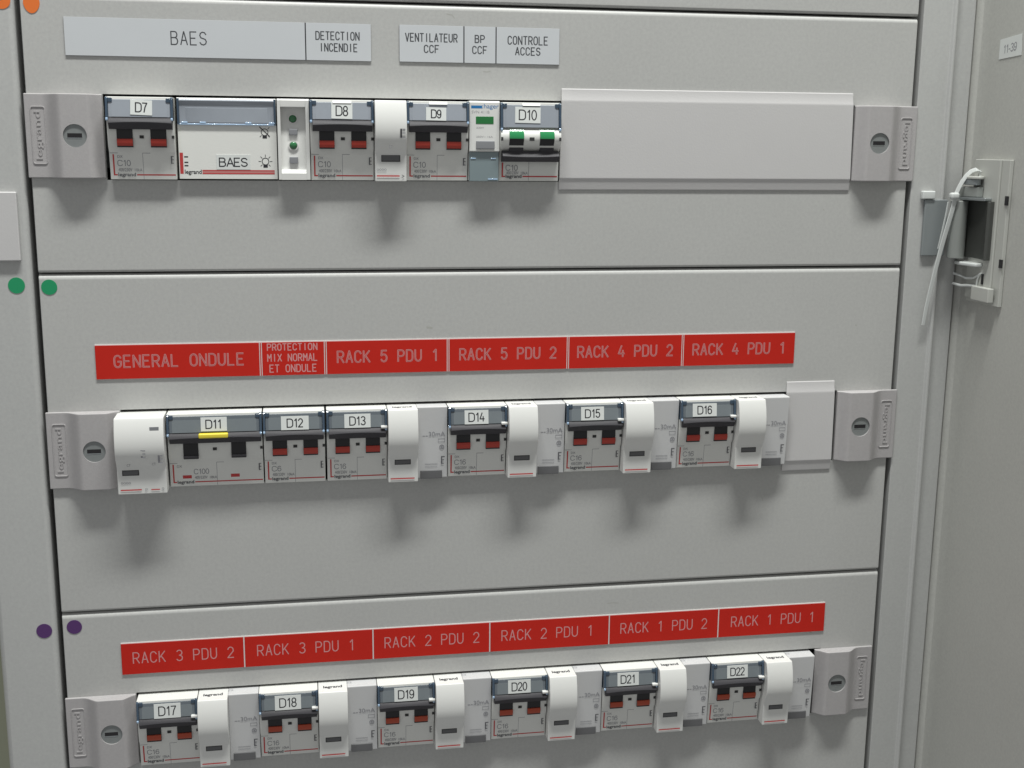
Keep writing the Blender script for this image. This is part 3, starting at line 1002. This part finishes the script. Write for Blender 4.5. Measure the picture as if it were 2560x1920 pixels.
b = MB()
for a, c in ((0.1, 1.3), (52.2, 53.3)):
    b.prism_u([(1.4, 3), (1.4, 4.3), (15.4, 4.4), (15.4, 3)], a, c, bevel=0.15)
b.build("cover_rail", "rail", cvr)
b = MB()
b.box(0.4, 53.0, 14.9, 15.6, 3.2, 4.3, bevel=0.2)
for u in (2.2, 12.0, 36.5, 49.5):
    b.box(u, u + 3.4, 13.9, 14.9, 3.6, 4.4, bevel=0.25)
b.build("edge_glint", "glint", cvr)  # glint along the cover's lower edge, painted in pale blue
b = MB().rect(0.5, 2.3, 30.7, 42.2, 3.24)
b.build("red_marking", "red_ink", bo)
b = MB().rect(12.4, 51.8, 40.2, 42.2, 3.24)
b.build("pale_red_band", "pink_ink", bo)
b = MB().rect(12.4, 51.8, 40.0, 40.55, 3.27).rect(12.4, 51.8, 41.7, 42.3, 3.27)
b.build("red_line", "red_ink", bo)
b = MB()
brand(b, 2.9, 12.0, 39.9, 43.0, 3.25)
for v in (32.6, 35.6, 37.4):
    b.rect(2.9, 5.0, v, v + 0.7, 3.25)
b.build("black_lettering", "ink", bo)
for cx, cy, crossed in ((46.9, 19.2, True), (46.9, 35.2, False)):
    b = MB()
    r = 1.85
    b.ribbon(arc(cx, cy, r, r, 0, 345, 20), 0.42, 3.25, closed=True)
    b.rect(cx - 1.2, cx + 1.2, cy + 1.7, cy + 3.4, 3.26)
    for d in range(0, 360, 45):
        if d == 90 or (crossed and d not in (45, 135, 225, 315)):
            continue
        x, y = math.cos(math.radians(d)), math.sin(math.radians(d))
        b.ribbon([(cx + x * 2.5, cy + y * 2.5), (cx + x * 3.7, cy + y * 3.7)], 0.32, 3.27)
    if crossed:
        b.ribbon([(cx - 2.7, cy - 2.9), (cx + 2.6, cy + 2.2)], 0.45, 3.28)
    b.build("lamp_symbol", "ink", bo, smooth=False)
b = MB().box(20.2, 38.6, 31.6, 39.7, 3.2, 3.4)
pt = b.build("paper_tag", "paper", t)
pt["label"] = "white paper tag reading BAES"
b = MB()
print_text(b, "BAES", 21.8, 36.9, 33.5, 38.0, 0.62, lambda x, y, d: (x, y, 3.41 + d))
b.build("lettering", "ink", pt, smooth=False)

# module with two green lamps
t = thing("indicator_module", 132.6, R1, 0, "narrow white module with two green lamps and two grey buttons", "indicator module")
b = MB()
b.prism_u([(1.0, -12), (1.0, 6.8), (1.8, 7.4), (45.2, 6.6), (45.2, -12)], 0.15, 1.9, bevel=0.2)
b.prism_u([(1.0, -12), (1.0, 6.8), (1.8, 7.4), (45.2, 6.6), (45.2, -12)], 15.6, 17.6, bevel=0.2)
b.prism_u([(1.0, -12), (1.0, 6.8), (1.8, 7.4), (5.4, 7.3), (5.4, -12)], 1.9, 15.6, bevel=0.2)
b.prism_u([(5.4, -12), (5.4, 2.2), (37.2, 4.0), (39.0, 4.1), (40.2, 4.7), (41.2, 6.1), (41.6, 6.6), (45.2, 6.5), (45.2, -12)], 1.9, 15.6)
b.build("body", "nose", t)
b = MB()
for v in (11.6, 26.2):
    wv = 2.5 + (v - 5.4) * 1.8 / 32
    pts = []
    rings = []
    n = 16
    for a in (0, 25, 50, 75):
        r = 2.15 * math.cos(math.radians(a))
        rings.append([(8.6 + r * math.cos(2 * math.pi * i / n), v + r * math.sin(2 * math.pi * i / n), wv + 1.5 * math.sin(math.radians(a))) for i in range(n)])
    MB().solid(rings).build("signal_lamp", "led", t)
    MB().ring(8.6, v + 0.2, 2.2, 2.75, wv - 1, wv + 0.55, 22).build("lamp_collar", "nose", t)
for v0, v1 in ((17.2, 20.6), (32.6, 36.2)):
    wv = 2.5 + (v0 - 5.4) * 1.8 / 32
    MB().box(6.3, 11.0, v0, v1, wv - 1, wv + 1.3, bevel=0.3).build("push_button", "button", t)

# push button module with a square green lens
t = thing("push_button_module", 239.7, R1, 0, "narrow white module with a square green lens above a grey button, left of D10", "push button module")
bo = MB().prism_u([(0.6, -12), (0.6, 8.0), (1.4, 8.7), (28.6, 8.7), (29.2, 6.0), (45.2, 4.0), (45.2, -12)], 0.1, 17.5, bevel=0.3).build("body", "nose", t)
MB().box(3.8, 14.0, 9.2, 13.4, 7, 8.85, bevel=0.15).build("green_lens", "lens", t)
MB().box(4.0, 14.6, 22.8, 27.4, 7, 9.5, bevel=0.4).build("push_button", "button", t)
b = MB().box(0.3, 17.3, 28.9, 45.6, 3.5, 7.6, bevel=0.4)
ccv = b.build("terminal_cover", "cover", t)
b = MB()
for u in (1.0, 12.6):
    b.box(u, u + 3.0, 32.4, 33.0, 7.5, 7.9, bevel=0.1)
b.box(11.0, 16.6, 44.0, 44.7, 7.5, 7.9, bevel=0.1)
b.build("ridge_glint", "glint", ccv)  # ridges coloured pale blue as painted glints
b = MB().rect(1.1, 7.4, 3.2, 4.8, 8.74)
b.text(":hager", 7.5, 16.9, 2.3, 5.5, 8.74)
b.build("blue_lettering", "blue_ink", bo)
b = MB().text("SVN 411B", 1.4, 11.6, 6.0, 7.6, 8.74)
b.text("230V", 4.0, 8.6, 15.0, 16.0, 8.74); b.text("250V~ 16A", 4.0, 13.6, 20.0, 21.0, 8.74)
b.build("grey_lettering", "pale_ink", bo)


# ------------------------------------------------------------------ dots
def dot(X, Y, r, m, label, ry=None, sag=0):
    b = MB()
    n = 40
    pts = []
    for i in range(n):
        a = 2 * math.pi * i / n
        y = (ry or r) * math.sin(a)
        x = r * math.cos(a)
        if sag and y > 0:
            y += sag * (y / r) ** 2
        pts.append((x, y))
    b.prism_w(pts, 0.02, 0.22)
    o = b.build("round_sticker", m, None, loc=(X, Y, 0.36 if X < 0 else 0.02))
    tag(o, label, "sticker", "round coloured stickers beside the plate corners")


dot(-8.9, 8.2, 4.45, "orange_dot", "orange round sticker on the left cabinet post")
dot(6.0, 8.9, 4.2, "orange_dot", "orange sticker sagging to a point, on the top faceplate corner", sag=1.3)
dot(-11.7, 159.6, 4.45, "green_dot", "green round sticker on the left cabinet post")
dot(5.4, 160.8, 4.25, "green_dot", "green round sticker on the middle faceplate corner")
dot(-10.2, 363.1, 4.4, "violet_dot", "dark violet round sticker on the left cabinet post")
dot(6.7, 361.8, 4.3, "violet_dot", "dark violet round sticker on the lowest faceplate corner")

b = MB().box(-24, 0, 0, 37.6, 0.02, 2.6, bevel=0.7, seg=3)
o = b.build("cover_plate", "strip", None, loc=(-8.0, 108.3, 0.35))
tag(o, "small pale grey cover plate on the left post, cut by the picture edge", "cover plate")

# ------------------------------------------------------------------ right side: hinge, bracket, cable tie, sticker
b = MB()
n = 24
c = [(545.6 + 5.2 * math.cos(2 * math.pi * i / n), 7.5 + 5.2 * math.sin(2 * math.pi * i / n)) for i in range(n)]
b.prism_v(c, 112.2, 147.6, bevel=0.4)
h = b.build("hinge", "knuckle", cab)
h.location = w3(0, 0, 0) - cab.location
ho = lambda o: None
ho(MB().box(525.6, 541.0, 112.0, 146.6, 0.3, 2.6, bevel=0.5).build("frame_leaf", "zinc", h))
ho(MB().box(523.0, 531.6, 106.6, 111.6, 0.3, 3.6, bevel=0.7).build("leaf_cap", "tie", h))
b = MB()
b.prism_v([(549.4, 4.0), (551.6, 7), (552.5, 11), (552.9, 16), (552.7, 21), (551.9, 26), (550.6, 30), (549.6, 32.5), (551, 33.5), (554.6, 33.5), (554.6, 3.0)], 111.8, 146.9, bevel=0.2)
ho(b.build("door_leaf", "shaded_steel", h))
b = MB()
c = [(549.8 + 4.6 * math.cos(2 * math.pi * i / n), 14 + 9.0 * math.sin(2 * math.pi * i / n)) for i in range(n)]
b.prism_v(c, 97.2, 98.8, bevel=0.4)
ho(b.build("pin_head", "bracket", h))
b = MB()
c = [(549.4 + 4.0 * math.cos(2 * math.pi * i / n), 13 + 8.0 * math.sin(2 * math.pi * i / n)) for i in range(n)]
b.prism_v(c, 98.8, 102.4, bevel=0.5)
ho(b.build("pin_nut", "zinc", h))
b = MB()
b.prism_v([(545.5, 5), (545.5, 14), (549.5, 21), (553, 21), (553, 5)], 103.6, 109.6, bevel=0.5)
ho(b.build("pin_collar", "knuckle", h))
b = MB()
b.prism_v([(544.5, 3), (544.5, 12), (549, 30), (554.5, 30), (554.5, 3)], 109.8, 111.6, bevel=0.4)
ho(b.build("hinge_washer", "steel", h))

bo_ = lambda o: None
b = MB()
b.box(554.8, 557.3, 87.0, 174.0, 8, 44, bevel=0.4)
b.box(553.4, 554.8, 87.0, 171.5, 8.5, 36, bevel=0.4)
b.box(549.5, 553.4, 163.2, 171.8, 22, 41, bevel=0.5)
t = b.build("bracket", "bracket", cab)
t.location = w3(0, 0, 0) - cab.location
MB().box(554.2, 554.9, 108.0, 113.4, 42.4, 45.6).build("slot", "black", t)
MB().box(554.2, 554.9, 145.4, 150.4, 42.0, 45.2).build("slot", "black", t)
b = MB().prism_v([(546.0, 6), (546.0, 14), (549, 26), (553.6, 26), (553.6, 6)], 149.4, 151.6, bevel=0.7, seg=3)
bo_(b.build("support_shelf", "tie", t))
b = MB()
b.tube([(547.5, 157.6, 4), (549, 158.2, 9), (550.5, 159.6, 14), (552, 158.8, 20), (553.4, 155.4, 26)], 0.8, 8)
b.tube([(547.5, 163.8, 4), (549.4, 164.6, 10), (551, 163.9, 16), (553, 163.8, 22)], 0.9, 8)
b.tube([(553, 156.4, 24), (552.6, 160, 23), (553, 163.8, 22)], 0.7, 8)
bo_(b.build("spring_clip", "tie", t))
bo_(MB().box(553.0, 553.5, 155.6, 162.0, 26.4, 28.6).build("clip_slot", "black", t))

t = thing("cable_tie", 540, 110, 10, "white nylon cable tie looped round the hinge, long tail hanging down", "cable tie")
to = lambda o: setattr(o, "location", w3(0, 0, 0) - t.location)
loop = [(540.2, 108.4, 12), (541.4, 104.6, 12.4), (543.2, 100.4, 13), (545.4, 96.8, 13.4), (548.0, 94.2, 14), (550.6, 93.2, 14.6), (552.8, 94.0, 15), (553.9, 95.6, 15.4), (554.0, 98.5, 15.6)]
to(MB().strap(loop, 2.5, 1.0, (0.7, 0.55, 0.45)).build("loop_strap", "tie", t))
to(MB().box(536.6, 542.2, 107.2, 111.2, 9.5, 13.8, bevel=1.3, seg=3).build("locking_head", "tie", t))
to(MB().strap([(537.2, 113.0, 9.2), (536.6, 121, 8.6), (535.6, 131, 7.6), (534.4, 142, 6.4)], 1.2, 0.6, (1, 0.1, 0)).build("strap_edge", "tie", t))
tail = [(539.9, 110.5, 12), (538.9, 118, 11.4), (536.9, 130, 10), (535.0, 142, 8.6), (533.2, 155, 7.2), (531.6, 168, 5.8), (530.3, 180, 4.6), (529.6, 190.5, 3.6)]
to(MB().strap(tail, [2.9, 2.8, 2.8, 2.7, 2.6, 2.5, 2.4, 2.0], 0.9, (1, 0.1, 0)).build("tail_strap", "tie", t))

b = MB()
bb_ = 557.28
b.solid([[(bb_, 17.0, 18.5), (bb_, 15.2, 40.5), (bb_, 27.3, 41.5), (bb_, 28.4, 18.5)], [(bb_ - .2, 17.0, 18.5), (bb_ - .2, 15.2, 40.5), (bb_ - .2, 27.3, 41.5), (bb_ - .2, 28.4, 18.5)]])
st = b.build("number_sticker", "paper", None)
tag(st, "small white sticker reading 11-39 on the inside of the open door", "sticker")
b = MB()
print_text(b, "11-39", 0, 13.0, 0, 4.4, 0.6, lambda x, y, d: (bb_ - .21 - d, 20.8 - 0.09 * x + y, 23 + x))
b.build("lettering", "grey_ink", st, smooth=False)
